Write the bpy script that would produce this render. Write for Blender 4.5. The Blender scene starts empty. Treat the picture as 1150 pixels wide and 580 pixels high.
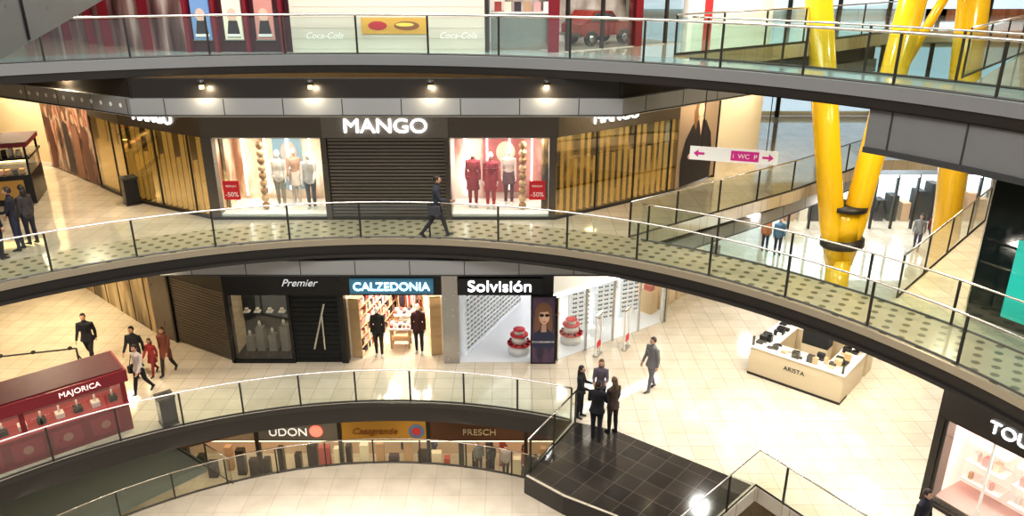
import bpy, math, random
from mathutils import Vector, Matrix
random.seed(7)
S=bpy.context.scene
F=860.0; PT=math.radians(21); CZ=17.0
def G(px,py,z):
    dx=(px-575)/F; dy=(290-py)/F
    Y=math.cos(PT)+dy*math.sin(PT); Z=-math.sin(PT)+dy*math.cos(PT)
    t=(z-CZ)/Z
    return (dx*t,Y*t)
L=[-4.9,0.0,4.9,9.8,14.7]   # basement, 0,1,2,3
LB,L0,L1,L2,L3=L
# ---------------------------------------------------------------- materials
MC={}
def mat(name,col,rough=.5,metal=0,emit=0,ecol=None,spec=.5,coat=0):
    if name in MC: return MC[name]
    m=bpy.data.materials.new(name); m.use_nodes=True
    b=m.node_tree.nodes['Principled BSDF']
    b.inputs['Base Color'].default_value=(*col,1); b.inputs['Roughness'].default_value=rough
    b.inputs['Metallic'].default_value=metal
    b.inputs['Coat Weight'].default_value=coat
    if emit:
        b.inputs['Emission Color'].default_value=(*(ecol or col),1); b.inputs['Emission Strength'].default_value=emit
    nt=m.node_tree; n=nt.nodes.new('ShaderNodeTexNoise'); n.inputs['Scale'].default_value=6
    g=nt.nodes.new('ShaderNodeNewGeometry'); nt.links.new(g.outputs['Position'],n.inputs['Vector'])
    r=nt.nodes.new('ShaderNodeMapRange'); r.inputs['To Min'].default_value=max(0,rough-.06); r.inputs['To Max'].default_value=min(1,rough+.06)
    nt.links.new(n.outputs['Fac'],r.inputs['Value']); nt.links.new(r.outputs['Result'],b.inputs['Roughness'])
    MC[name]=m; return m
def tile(name,c1,c2,mort,size=.6,rough=.18,msize=.006,rot=0,coat=.0):
    m=bpy.data.materials.new(name); m.use_nodes=True; nt=m.node_tree; b=nt.nodes['Principled BSDF']
    g=nt.nodes.new('ShaderNodeNewGeometry'); mp=nt.nodes.new('ShaderNodeMapping'); mp.inputs['Rotation'].default_value=(0,0,rot)
    nt.links.new(g.outputs['Position'],mp.inputs['Vector'])
    br=nt.nodes.new('ShaderNodeTexBrick'); br.offset=0; br.inputs['Scale'].default_value=1
    br.inputs['Brick Width'].default_value=size; br.inputs['Row Height'].default_value=size
    br.inputs['Mortar Size'].default_value=msize; br.inputs['Color1'].default_value=(*c1,1); br.inputs['Color2'].default_value=(*c2,1); br.inputs['Mortar'].default_value=(*mort,1)
    nt.links.new(mp.outputs['Vector'],br.inputs['Vector'])
    n=nt.nodes.new('ShaderNodeTexNoise'); n.inputs['Scale'].default_value=1.3; n.inputs['Detail'].default_value=5
    nt.links.new(g.outputs['Position'],n.inputs['Vector'])
    mx=nt.nodes.new('ShaderNodeMix'); mx.data_type='RGBA'; mx.blend_type='MULTIPLY'; mx.inputs['Factor'].default_value=.35
    nt.links.new(br.outputs['Color'],mx.inputs['A'])
    cr=nt.nodes.new('ShaderNodeValToRGB'); cr.color_ramp.elements[0].color=(.62,.6,.56,1); cr.color_ramp.elements[1].color=(1,1,1,1); cr.color_ramp.elements[0].position=.3; cr.color_ramp.elements[1].position=.6
    nt.links.new(n.outputs['Fac'],cr.inputs['Fac']); nt.links.new(cr.outputs['Color'],mx.inputs['B'])
    nt.links.new(mx.outputs['Result'],b.inputs['Base Color'])
    b.inputs['Roughness'].default_value=rough; b.inputs['Coat Weight'].default_value=coat; b.inputs['Coat Roughness'].default_value=.03
    MC[name]=m; return m
def deckmat(name):
    m=bpy.data.materials.new(name); m.use_nodes=True; nt=m.node_tree; b=nt.nodes['Principled BSDF']
    g=nt.nodes.new('ShaderNodeNewGeometry'); v=nt.nodes.new('ShaderNodeTexVoronoi'); v.inputs['Randomness'].default_value=0; v.inputs['Scale'].default_value=2.9
    cr=nt.nodes.new('ShaderNodeValToRGB'); e=cr.color_ramp.elements
    mp=nt.nodes.new('ShaderNodeMapping'); mp.inputs['Scale'].default_value=(1,1,0); mp.inputs['Rotation'].default_value=(0,0,.6)
    nt.links.new(g.outputs['Position'],mp.inputs['Vector']); nt.links.new(mp.outputs['Vector'],v.inputs['Vector'])
    v.voronoi_dimensions='2D'
    e[0].position=.20; e[0].color=(.13,.12,.07,1); e[1].position=.27; e[1].color=(.42,.37,.26,1)
    nt.links.new(v.outputs['Distance'],cr.inputs['Fac']); nt.links.new(cr.outputs['Color'],b.inputs['Base Color'])
    b.inputs['Roughness'].default_value=.2
    MC[name]=m; return m
def glass(name,tint=(.93,.97,.95),pw=4.0,add=.02,rough=.02,gcol=(1,1,1)):
    m=bpy.data.materials.new(name); m.use_nodes=True; nt=m.node_tree; nt.nodes.clear()
    o=nt.nodes.new('ShaderNodeOutputMaterial'); mx=nt.nodes.new('ShaderNodeMixShader'); t=nt.nodes.new('ShaderNodeBsdfTransparent'); gl=nt.nodes.new('ShaderNodeBsdfGlossy')
    t.inputs['Color'].default_value=(*tint,1); gl.inputs['Roughness'].default_value=rough; gl.inputs['Color'].default_value=(*gcol,1)
    lw=nt.nodes.new('ShaderNodeLayerWeight'); lw.inputs['Blend'].default_value=.5
    p=nt.nodes.new('ShaderNodeMath'); p.operation='POWER'; p.inputs[1].default_value=pw
    ad=nt.nodes.new('ShaderNodeMath'); ad.operation='ADD'; ad.inputs[1].default_value=add; ad.use_clamp=True
    nt.links.new(lw.outputs['Facing'],p.inputs[0]); nt.links.new(p.outputs[0],ad.inputs[0]); nt.links.new(ad.outputs[0],mx.inputs[0]); nt.links.new(t.outputs[0],mx.inputs[1]); nt.links.new(gl.outputs[0],mx.inputs[2]); nt.links.new(mx.outputs[0],o.inputs[0])
    MC[name]=m; return m
def stripes(name,cs,scale,zs=.15,emit=0,rough=.3):
    m=bpy.data.materials.new(name); m.use_nodes=True; nt=m.node_tree; b=nt.nodes['Principled BSDF']
    g=nt.nodes.new('ShaderNodeNewGeometry'); w=nt.nodes.new('ShaderNodeTexNoise'); w.inputs['Scale'].default_value=1; w.inputs['Detail'].default_value=3
    mp=nt.nodes.new('ShaderNodeMapping'); mp.inputs['Scale'].default_value=(scale,scale,zs); nt.links.new(g.outputs['Position'],mp.inputs['Vector']); nt.links.new(mp.outputs['Vector'],w.inputs['Vector'])
    cr=nt.nodes.new('ShaderNodeValToRGB'); r=cr.color_ramp; n=len(cs)
    r.elements[0].position=.36; r.elements[1].position=.64; r.elements[0].color=(*cs[0],1); r.elements[1].color=(*cs[-1],1)
    for i in range(1,n-1):
        e=r.elements.new(.36+.28*i/(n-1)); e.color=(*cs[i],1)
    nt.links.new(w.outputs['Fac'],cr.inputs['Fac']); nt.links.new(cr.outputs['Color'],b.inputs['Base Color'])
    if emit: nt.links.new(cr.outputs['Color'],b.inputs['Emission Color']); b.inputs['Emission Strength'].default_value=emit
    b.inputs['Roughness'].default_value=rough; MC[name]=m; return m
M=mat
cream=tile('cream_tile',(.70,.62,.50),(.62,.545,.43),(.33,.27,.20),.6,.10,coat=.8)
creamlow=tile('cream_tile_low',(.76,.70,.62),(.72,.66,.57),(.45,.38,.30),.9,.12,coat=.6)
blackt=tile('black_tile',(.028,.025,.024),(.05,.042,.036),(.10,.085,.07),.55,.12,.01,.7)
deckm=deckmat('patterned_deck')
brick=tile('old_brick',(.50,.20,.09),(.40,.14,.06),(.35,.25,.18),.28,.8,.02)
railg=glass('rail_glass',(.84,.91,.87),4,.09)
railg3=glass('rail_glass_top',(.80,.92,.89),4,.12)
shopg=glass('shop_glass',(.96,.97,.96),4,.06)
bronzeg=glass('bronze_glass',(.82,.76,.62),3,.26,.03,(1,.92,.75))
steel=M('stainless_steel',(.62,.60,.55),.25,1)
dsteel=M('dark_steel',(.06,.055,.05),.4,.6)
fasc=M('fascia_beige',(.42,.36,.27),.35,.5)
fascg=M('fascia_grey',(.30,.30,.30),.35,.5)
darkb=M('dark_bronze',(.035,.03,.026),.35,.3)
bronze=M('bronze_panel',(.13,.11,.09),.3,.4)
panel=M('grey_panel',(.34,.34,.335),.35,.35)
seam=M('panel_seam',(.04,.04,.04),.6)
white=M('white_paint',(.85,.83,.78),.5)
ceil=M('ceiling_white',(.8,.76,.68),.8)
warmw=M('warm_wall',(.82,.68,.46),.6)
gold=M('gold_fin_glow',(.85,.66,.28),.3,.4,.42,(1,.72,.25))  # emission added so the fins look brightly lit; they are no lamps
goldb=stripes('gold_backing_glow',[(.015,.012,.008),(.05,.035,.018),(.14,.09,.035),(.62,.47,.20)],1.1,.9,.35)  # backing colour also emits, standing in for golden light behind the glass
yellow=M('yellow_paint',(.90,.55,.015),.2,0,0,None,.5,.5)
red=M('red_paint',(.55,.025,.035),.4)
dred=M('kiosk_red',(.20,.012,.022),.35)
black=M('black_lacquer',(.012,.012,.014),.25)
blackm=M('black_matte',(.02,.02,.02),.7)
wlite=M('white_light',(1,1,1),.5,0,5,(1,.97,.92))
wlite2=M('white_sign_light',(1,1,1),.5,0,3.5,(.95,.98,1))
blite=M('blue_sign_light',(.5,.85,1),.5,0,3.5,(.5,.85,1))
amber=M('amber_light',(1,.75,.3),.5,0,4,(1,.72,.3))
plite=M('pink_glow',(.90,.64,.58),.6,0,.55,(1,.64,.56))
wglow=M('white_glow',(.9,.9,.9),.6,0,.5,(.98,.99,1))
cglow=M('cool_glow',(.7,.85,.95),.6,0,.55,(.65,.85,1))
woodm=M('light_wood',(.58,.40,.22),.45)
skin=M('skin',(.58,.34,.23),.5)
# ---------------------------------------------------------------- builder
class B:
    def __init__(s,name): s.n=name; s.v=[]; s.f=[]; s.mi=[]; s.ms=[]; s.sm=[]
    def m(s,mt):
        if mt not in s.ms: s.ms.append(mt)
        return s.ms.index(mt)
    def add(s,vs,fs,mt,smooth=False):
        o=len(s.v); i=s.m(mt); s.v+= [tuple(v) for v in vs]
        for f in fs: s.f.append([o+k for k in f]); s.mi.append(i); s.sm.append(smooth)
    def box(s,c,sz,mt,rz=0):
        cx,cy,cz=c; a,b_,h=sz[0]/2,sz[1]/2,sz[2]/2; co,si=math.cos(rz),math.sin(rz)
        vs=[]
        for z in(-h,h):
            for x,y in((-a,-b_),(a,-b_),(a,b_),(-a,b_)): vs.append((cx+x*co-y*si,cy+x*si+y*co,cz+z))
        s.add(vs,[(3,2,1,0),(4,5,6,7),(0,1,5,4),(1,2,6,5),(2,3,7,6),(3,0,4,7)],mt)
    def prism(s,pts,z0,z1,mt):
        pts=list(pts)
        A=sum(pts[i][0]*pts[(i+1)%len(pts)][1]-pts[(i+1)%len(pts)][0]*pts[i][1] for i in range(len(pts)))
        if A<0: pts=pts[::-1]
        n=len(pts); vs=[(p[0],p[1],z0) for p in pts]+[(p[0],p[1],z1) for p in pts]
        s.add(vs,[tuple(range(n-1,-1,-1)),tuple(range(n,2*n))]+[(i,(i+1)%n,n+(i+1)%n,n+i) for i in range(n)],mt)
    def arc(s,c,r0,r1,a0,a1,z0,z1,mt,n=60):
        vs=[];fs=[]
        for i in range(n+1):
            a=math.radians(a0+(a1-a0)*i/n); co,si=math.cos(a),math.sin(a)
            vs+=[(c[0]+r0*co,c[1]+r0*si,z0),(c[0]+r1*co,c[1]+r1*si,z0),(c[0]+r1*co,c[1]+r1*si,z1),(c[0]+r0*co,c[1]+r0*si,z1)]
        for i in range(n):
            o=4*i
            for k in range(4): fs.append((o+k,o+(k+1)%4,o+4+(k+1)%4,o+4+k))
        fs+=[(0,1,2,3),(4*n+3,4*n+2,4*n+1,4*n)]
        s.add(vs,fs,mt)
    def tube(s,pts,rs,mt,n=8,xa=None,smooth=True):
        vs=[];fs=[]; pts=[Vector(p) for p in pts]
        for i,p in enumerate(pts):
            t=(pts[min(i+1,len(pts)-1)]-pts[max(i-1,0)]).normalized()
            x=Vector(xa) if xa is not None else (Vector((0,0,1)) if abs(t.z)<.9 else Vector((1,0,0)))
            x=(x-t*x.dot(t)).normalized(); y=t.cross(x)
            r=rs[i] if isinstance(rs,list) else rs
            rx,ry=r if isinstance(r,tuple) else (r,r)
            for k in range(n):
                a=2*math.pi*k/n; vs.append(p+x*rx*math.cos(a)+y*ry*math.sin(a))
        m=len(pts)
        for i in range(m-1):
            for k in range(n): fs.append((i*n+k,i*n+(k+1)%n,(i+1)*n+(k+1)%n,(i+1)*n+k))
        fs.append(tuple(range(n-1,-1,-1))); fs.append(tuple((m-1)*n+k for k in range(n)))
        s.add(vs,fs,mt,smooth)
    def cyl(s,p,q,r,mt,n=16): s.tube([p,q],r,mt,n)
    def ball(s,c,r,mt,nu=14,nv=10,R=None,fn=None):
        vs=[];fs=[]
        for j in range(nv+1):
            th=math.pi*j/nv
            for i in range(nu):
                ph=2*math.pi*i/nu; d=Vector((math.sin(th)*math.cos(ph),math.sin(th)*math.sin(ph),math.cos(th)))
                p=Vector((d.x*r[0],d.y*r[1],d.z*r[2]))
                if fn: p=fn(d,p)
                if R is not None: p=R@p
                vs.append(Vector(c)+p)
        for j in range(nv):
            for i in range(nu): fs.append((j*nu+i,(j+1)*nu+i,(j+1)*nu+(i+1)%nu,j*nu+(i+1)%nu))
        s.add(vs,fs,mt,True)
    def done(s,parent=None):
        me=bpy.data.meshes.new(s.n)
        xs=[v[0] for v in s.v]; ys=[v[1] for v in s.v]; z0=min(v[2] for v in s.v)
        o=((min(xs)+max(xs))/2,(min(ys)+max(ys))/2,z0)
        me.from_pydata([(v[0]-o[0],v[1]-o[1],v[2]-o[2]) for v in s.v],[],s.f)
        for m_ in s.ms: me.materials.append(m_)
        me.polygons.foreach_set('material_index',s.mi); me.polygons.foreach_set('use_smooth',s.sm)
        me.update()
        ob=bpy.data.objects.new(s.n,me); ob.location=o; S.collection.objects.link(ob)
        if parent: setp(ob,parent)
        return ob
def setp(ob,par):
    ob.parent=par; ob.matrix_parent_inverse=Matrix.Translation(par.location).inverted()
class Fac:
    """vertical facade frame: u along p->q, v up from level z, o outward"""
    def __init__(s,p,q,z):
        s.p=Vector((p[0],p[1],0)); d=Vector((q[0]-p[0],q[1]-p[1],0)); s.len=d.length; s.u=d.normalized(); s.n=Vector((s.u.y,-s.u.x,0)); s.z=z; s.ang=math.atan2(s.u.y,s.u.x)
    def pt(s,u,v,o=0): return s.p+s.u*u+s.n*o+Vector((0,0,s.z+v))
    def box(s,b,u0,u1,v0,v1,o0,o1,mt):
        vs=[s.pt(u,v,o) for v in(v0,v1) for u,o in((u0,o1),(u1,o1),(u1,o0),(u0,o0))]
        b.add(vs,[(3,2,1,0),(4,5,6,7),(0,1,5,4),(1,2,6,5),(2,3,7,6),(3,0,4,7)],mt)
    def poly(s,b,uv,o,mt): b.add([s.pt(u,v,o) for u,v in uv],[tuple(range(len(uv)))],mt)
    def ell(s,b,cu,cv,ru,rv,o,mt,n=20): s.poly(b,[(cu+ru*math.cos(2*math.pi*k/n),cv+rv*math.sin(2*math.pi*k/n)) for k in range(n)],o,mt)
    def text(s,par,body,u,v,o,size,mt,ext=.02,name='sign_letters',sx=1,shear=0):
        c=bpy.data.curves.new(name,'FONT'); c.body=body; c.size=size; c.extrude=ext; c.align_x='CENTER'; c.align_y='CENTER'; c.shear=shear
        c.materials.append(mt); ob=bpy.data.objects.new(name,c); ob.location=s.pt(u,v,o); ob.rotation_euler=(math.pi/2,0,s.ang); ob.scale=(sx,1,1)
        S.collection.objects.link(ob); setp(ob,par); return ob
def slab(name,outer,holes,z0,z1,mt):
    c=bpy.data.curves.new(name,'CURVE'); c.dimensions='2D'; c.fill_mode='BOTH'; c.extrude=(z1-z0)/2
    for pts in [outer]+holes:
        sp=c.splines.new('POLY'); sp.points.add(len(pts)-1)
        for i,p in enumerate(pts): sp.points[i].co=(p[0],p[1],0,1)
        sp.use_cyclic_u=True
    t=bpy.data.objects.new('tmp',c); S.collection.objects.link(t); bpy.context.view_layer.update()
    me=bpy.data.meshes.new_from_object(t.evaluated_get(bpy.context.evaluated_depsgraph_get()))
    bpy.data.objects.remove(t); me.materials.clear(); me.materials.append(mt)
    ob=bpy.data.objects.new(name,me); ob.location=(0,0,(z0+z1)/2); S.collection.objects.link(ob); return ob
def arcpts(c,r,a0,a1,n): return [(c[0]+r*math.cos(math.radians(a0+(a1-a0)*i/n)),c[1]+r*math.sin(math.radians(a0+(a1-a0)*i/n))) for i in range(n+1)]
def rail(name,pts,z,h=1.05,sp=1.95,g=railg,post=dsteel,start=0.0,tr=.025):
    b=B(name)
    P=[Vector((p[0],p[1],z)) for p in pts]
    up=Vector((0,0,1))
    for a,c in zip(P,P[1:]):
        b.add([a+up*.06,c+up*.06,c+up*(h-.06),a+up*(h-.06)],[(0,1,2,3)],g)
    b.tube([p+up*h for p in P],tr,steel,8)
    b.tube([p+up*.03 for p in P],(.03,.02),post,4,smooth=False)
    d=start
    acc=0
    for a,c in zip(P,P[1:]):
        l=(c-a).length
        while d<=acc+l+1e-6:
            q=a+(c-a)*((d-acc)/l); ang=math.atan2((c-a).y,(c-a).x)
            b.box((q.x,q.y,z+h/2),(.05,.035,h),post,ang)
            d+=sp
        acc+=l
    return b.done()
def area(name,loc,size,e,col=(1,.8,.5),tgt=None,shape='DISK',sy=None):
    l=bpy.data.lights.new(name,'AREA'); l.shape=shape; l.size=size; l.energy=e; l.color=col
    if sy: l.shape='RECTANGLE'; l.size_y=sy
    o=bpy.data.objects.new(name,l); o.location=loc
    if tgt: o.rotation_euler=(Vector(tgt)-Vector(loc)).to_track_quat('-Z','Y').to_euler()
    S.collection.objects.link(o); return o
# ---------------------------------------------------------------- structure
RECT=[(-30,-13),(27,-13),(27,40),(-30,40)]
C2=(-3.5,6.8); C3=(-4.5,5.8); R3=15.6; C1=(-3.5,6.1); R=13.5
VV=[(3.3,20.4),(9.5,25),(14.5,29.5),(19,29.5),(14.5,22.3),(8.75,16.1)]
def arcvoid(c,r,p,q):
    a0=math.degrees(math.atan2(p[1]-c[1],p[0]-c[0])); a1=math.degrees(math.atan2(q[1]-c[1],q[0]-c[0]))
    return arcpts(c,r,a0,a1,24)
void2=arcvoid(C2,15.2,(8.75,16.1),(3.3,20.4))+VV[1:5]
void3=arcvoid(C3,17.3,(9.6,16.1),(4.3,21))+VV[1:5]
slab('floor_upper',RECT,[arcpts(C3,R3,0,357,119),void3],L3-.4,L3,cream)
slab('floor_middle',RECT,[arcpts(C2,R,0,357,119),void2],L2-.4,L2,cream)
h1=arcpts(C1,R,67.4,355,100)+[(9.67,10.25),(6.05,15.65),(3.4,13.1),(2.95,14.1),(2.4,14.6),(1.25,15.3),(.34,16.1)]
slab('floor_lower',RECT,[h1],L1-.4,L1,cream)
slab('ceiling_roof',RECT,[arcpts(C3,R3+.5,0,357,119)],19.3,19.6,ceil)
slab('floor_ground',RECT,[arcpts((-4.3,10.5),17,0,357,119)],L0-.4,L0,creamlow)
b=B('floor_ground_disc'); b.prism(arcpts((-4.4,10),13.4,0,357,119),L0-.35,L0,creamlow); b.arc((-4.4,10),13.4,13.5,0,360,L0-.45,L0+.02,dsteel,100); b.done()
b=B('floor_basement'); b.box((-2,15,LB-.1),(60,60,.2),cream); b.done()
b=B('floor_bridge_middle'); b.arc(C2,R+.02,15.15,12,150,L2+.002,L2+.012,deckm,90); b.done()
b=B('floor_bridge_upper'); b.arc(C3,R3+.02,17.2,12,150,L3+.002,L3+.012,M('upper_deck',(.40,.46,.44),.10,.1),90); b.done()
b=B('floor_black_tile'); b.prism([(2.84,18.15),(5.95,15.75),(3.5,13.3),(3.0,14.15),(2.45,14.66),(1.3,15.38),(.42,16.15),(1.78,18.55)],L1+.002,L1+.01,blackt); b.done()
b=B('trim_bridge_fascia_middle'); b.arc(C2,R-.06,R,0,200,L2-.16,L2+.01,fasc,110); b.arc(C2,R-.03,R,0,200,L2-.5,L2-.16,darkb,110); b.arc(C2,R-.1,R,0,200,L2-.52,L2-.44,dsteel,110)
b.arc(C2,R,15.2,12,62,L2-.52,L2-.41,darkb,60); b.done()
b=B('trim_bridge_fascia_upper'); b.arc(C3,R3-.06,R3,0,200,L3-.26,L3+.01,fascg,110); b.arc(C3,R3-.03,R3,0,200,L3-.47,L3-.26,darkb,110); b.arc(C3,R3,17.3,12,62,L3-.5,L3-.41,darkb,60); b.done()
b=B('trim_fascia_lower'); b.arc(C1,R-.06,R,67.4,200,L1-.12,L1+.01,dsteel,90); b.arc(C1,R-.03,R,67.4,200,L1-.62,L1-.12,darkb,90)
PL=[(1.69,18.57),(.34,16.1),(1.25,15.3),(2.4,14.6),(2.95,14.1),(3.4,13.1)]
for p_,q_ in zip(PL,PL[1:]):
    fp_=Fac(p_,q_,L1); fp_.box(b,-.01,fp_.len+.01,-.5,.012,0,.03,darkb)
b.done()
b=B('trim_fascia_ground'); b.arc((-4.3,10.5),16.9,17,60,150,L0-.6,L0,M('copper_panel',(.30,.12,.045),.3,.6),60); b.arc((-4.3,10.5),16.85,16.9,60,150,L0-.2,L0+.02,dsteel,60); b.done()
rail('glass_balustrade',arcpts(C2,R+.06,0,190,110),L2,start=.6)
rail('glass_balustrade',arcpts(C2,15.1,22,62,30),L2,start=.6)
rail('glass_balustrade',arcpts(C3,R3+.06,0,190,120),L3,g=railg3,start=.9,tr=.035)
rail('glass_balustrade',arcpts(C3,17.15,24,58,30),L3,g=railg3)
rail('glass_balustrade',arcpts(C1,R+.06,67.6,190,90),L1,sp=1.6)
rail('glass_balustrade',arcpts((-4.4,10),13.4,20,170,80),L0,sp=1.7)
rail('glass_balustrade',[(3.3,20.35),(9.45,25.05),(14.4,29.5)],L2)
rail('glass_balustrade',[(4.4,21.3),(9.45,25.05),(14.4,29.5)],L3,g=railg3)
rail('glass_balustrade',[(8.9,16.2),(14.6,22.3),(19,29.4)],L2)
rail('glass_balustrade',[(9.7,16.8),(14.6,22.3),(19,29.4)],L3,g=railg3)
rail('glass_balustrade',[(1.78,18.5),(.40,16.15)],L1,sp=1.3)
rail('glass_balustrade',[(3.5,13.2),(6.05,15.72),(9.6,10.3)],L1,sp=2.2)
A_=(-17.5,28.5);B_=(-12.4,24.0);C_=(-9,22);D_=(1.3,22);E_=(5.5,25);F_=(9.6,29.5)
for lv,nm,dv in((L1,'lower',.35),(L2,'middle',0)):
    b=B('trim_bulkhead_'+nm)
    P=[(-23,27.6),(-10,20.15),(2.9,20.15),(8.8,24.9),(13.6,29.3)]
    for i,(p,q) in enumerate(zip(P,P[1:])):
        f=Fac(p,q,lv+dv)
        f.box(b,0,f.len,3.5,3.92,-.12,0,panel)
        f.box(b,0,f.len,3.92,4.42-dv,-.3,-.12,darkb)
        f.box(b,0,f.len,3.47,3.5,-.12,.02,seam)
        k=.9
        while k<f.len:
            f.box(b,k-.012,k+.012,3.5,3.92,-.02,.004,seam); k+=1.55
        if i==0:
            for k in range(12): f.ell(b,f.len-.4-k*.42,3.72,.06,.06,.006,white)
        f.box(b,0,f.len,3.42,3.5,-1.6,-.1,ceil)
    b.done()
b=B('trim_bulkhead_right'); b.arc(C2,14.3,14.5,-5,40,L3-1.3,L3-.42,M('grey_panel_dark',(.22,.22,.22),.35,.35),24)
for a in range(-4,40,6): b.arc(C2,14.28,14.3,a,a+.12,L3-1.3,L3-.5,seam,1)
b.arc(C2,14.25,14.52,-5,40,L3-1.42,L3-1.3,seam,24); b.done()
b=B('wall_back'); 
for lv in L[:4]:
    b.box((-2,38.9,lv+2.2),(56,.2,4.3),warmw if lv!=L1 else white)
b.box((-4,38.9,L3+2.2),(50,.2,4.4),M('pale_cyan_wall',(.75,.85,.84),.4)); b.box((23,38.9,L3+2.2),(6,.2,4.4),brick); b.done()
b=B('wall_left'); b.box((-29,16,8),(.2,50,26),warmw); b.done()
b=B('wall_right'); b.box((26.5,16,8),(.2,50,26),white); b.box((26.3,24,L3+2.2),(.1,30,4.2),brick); b.done()
f=Fac((6,38.7),(26,38.7),L1)
b=B('window_1')
for lv in(0,4.9,9.8):
    for k in range(8):
        f.box(b,.3+k*2.4,2.5+k*2.4,lv+.3,lv+3.4,0,.04,cglow); f.box(b,k*2.4+.05,k*2.4+.25,lv,lv+3.6,0,.1,dsteel)
b.done()
gc=[M('g_red',(.42,.08,.07),.6),M('g_cream',(.8,.7,.55),.6),M('g_dark',(.06,.04,.05),.6),M('g_tan',(.55,.34,.20),.6),M('g_pink',(.75,.42,.40),.6),white]
f=Fac((13.5,35.5),(25.5,35.5),L1); b=B('distant_glass_storefront')
f.box(b,0,12,2.7,4.4,-.3,0,M('storefront_grey',(.28,.31,.33),.4)); f.box(b,0,12,2.6,2.7,-2.5,0,wlite2)
for k in range(13): f.box(b,k-.04,k+.04,0,2.7,-.15,.02,dsteel)
f.box(b,0,12,0,2.6,-.04,-.03,shopg); f.box(b,0,12,0,2.7,-2.6,-2.5,cglow)
for k in range(18): f.box(b,.3+k*.64,.7+k*.64,0,random.uniform(.8,2),-1.9,-1.2,random.choice([gc[1],gc[3],gc[2],white,blackm,dsteel]))
f.box(b,6.9,7.9,.3,2.2,.03,.08,M('poster_dark_blue',(.04,.06,.12),.4)); f.ell(b,7.4,1.4,.3,.5,.09,red)
b.done()
# ---------------------------------------------------------------- middle level fashion store
f=Fac(C_,D_,L2); u=lambda X:X+9
b=B('fashion_storefront')
f.box(b,-.05,10.35,2.5,3.5,-.3,0,bronze)
f.box(b,u(-5.5),u(-1.85),2.5,3.5,0,.06,M('bronze_header',(.20,.175,.15),.3,.3))
f.box(b,-.05,.25,0,2.5,-.3,.02,bronze)
for x in(-5.55,-1.95): f.box(b,u(x)-.02,u(x)+.14,0,2.5,-.3,.04,bronze)
f.box(b,10.1,10.3,0,2.5,-.3,.02,bronze)
f.box(b,0,10.3,0,.08,-.25,.03,dsteel)
slat=M('shutter_slat',(.20,.17,.14),.35,.5)
k=.08
while k<2.48:
    f.box(b,u(-5.4),u(-1.95),k,k+.07,-.12,-.06,slat); k+=.105
f.box(b,u(-5.4),u(-1.95),0,2.5,-.2,-.11,darkb)
for x0,x1,bk in((-8.75,-5.55,stripes('display_beige',[(.35,.16,.08),(.78,.60,.42),(.85,.77,.66)],1.3,.5,0,.5)),(-1.8,1.1,stripes('display_pink',[(.45,.2,.17),(.78,.60,.52),(.85,.76,.70)],1.3,.5,0,.5))):
    f.box(b,u(x0),u(x1),.08,2.5,-.03,-.02,shopg)
    f.box(b,u(x0),u(x1),.08,.16,-1.7,-.05,white)
    f.box(b,u(x0),u(x1),.1,2.5,-1.8,-1.7,bk)
    f.box(b,u(x0)-.05,u(x0),0,2.5,-1.7,-.3,bk); f.box(b,u(x1),u(x1)+.05,0,2.5,-1.7,-.3,bk)
    f.box(b,u(x0),u(x1),2.45,2.5,-1.7,-.1,ceil)
    for k in range(4): f.box(b,u(x0)+.3+k*.7,u(x0)+.34+k*.7,.3+.1*k,2.4,-1.6,-1.55,wlite)
f.box(b,u(-7.5),u(-6.6),.5,2.3,-1.65,-1.6,M('backdrop_blue',(.25,.4,.5),.6)); f.ell(b,u(-7.0),1.7,.25,.35,-1.58,M('backdrop_pink',(.8,.45,.38),.6))
f.box(b,u(-.9),u(.3),.4,2.2,-1.65,-1.6,M('backdrop_wine',(.4,.12,.12),.6)); f.ell(b,u(-.2),1.7,.3,.35,-1.58,M('backdrop_skin',(.8,.55,.43),.6))
so=b.done()
f.text(so,'MANGO',u(-3.65),2.84,.1,.58,wlite2,.03,sx=1.12)
for x in(-7.55,.32):
    bb=B('wooden_bead_column'); p=f.pt(u(x),.16,-.55)
    for k in range(9): bb.ball((p.x,p.y,p.z+.12+k*.235),(.12,.12,.12),woodm if k%2 else M('wood_dark',(.38,.22,.10),.5),12,8)
    bb.done()
for x in(-8.35,.75):
    bb=B('sale_poster'); f.box(bb,u(x)-.24,u(x)+.24,.62,1.2,-.018,-.005,red); o=bb.done()
    f.text(o,'-50%',u(x),.78,.0,.2,white,.003); f.text(o,'REBAJAS',u(x),1.04,.0,.085,white,.003)
def goldside(name,p,q,u0,u1,letters=True):
    f=Fac(p,q,L2); b=B(name)
    f.box(b,0,f.len,2.5,3.5,-.3,0,bronze); f.box(b,u0,u1,0,.08,-.25,.02,dsteel)
    f.box(b,u0,u1,0,2.5,-.04,-.03,bronzeg); f.box(b,u0,u1,0,2.5,-.7,-.6,goldb)
    k=u0+.1; i=0
    while k<u1-.05:
        f.box(b,k,k+.03,.05,2.48 if i%3 else 1.7,-.25,-.12,gold); k+=.26; i+=1
    k=u0
    while k<u1: f.box(b,k-.02,k+.02,0,2.5,-.06,-.01,dsteel); k+=1.6
    o=b.done()
    if letters: f.text(o,'MANGO',f.len*.45,2.9,.03,.5,wlite2,.02)
    return f,o
goldside('gold_louvre_storefront',B_,C_,0,3.94)
goldside('gold_louvre_storefront',D_,E_,0,5.16,True)
goldside('gold_louvre_storefront',(-14.2,25.6),B_,0,2.4,False)
f=Fac(E_,F_,L2); b=B('fashion_poster')
f.box(b,0,2.6,.1,3.3,-.2,0,M('poster_taupe',(.36,.27,.20),.4))
pb=M('poster_black',(.03,.025,.03),.5); ps=M('poster_skin',(.75,.50,.38),.5); phr=M('poster_hair',(.22,.11,.06),.5)
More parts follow.
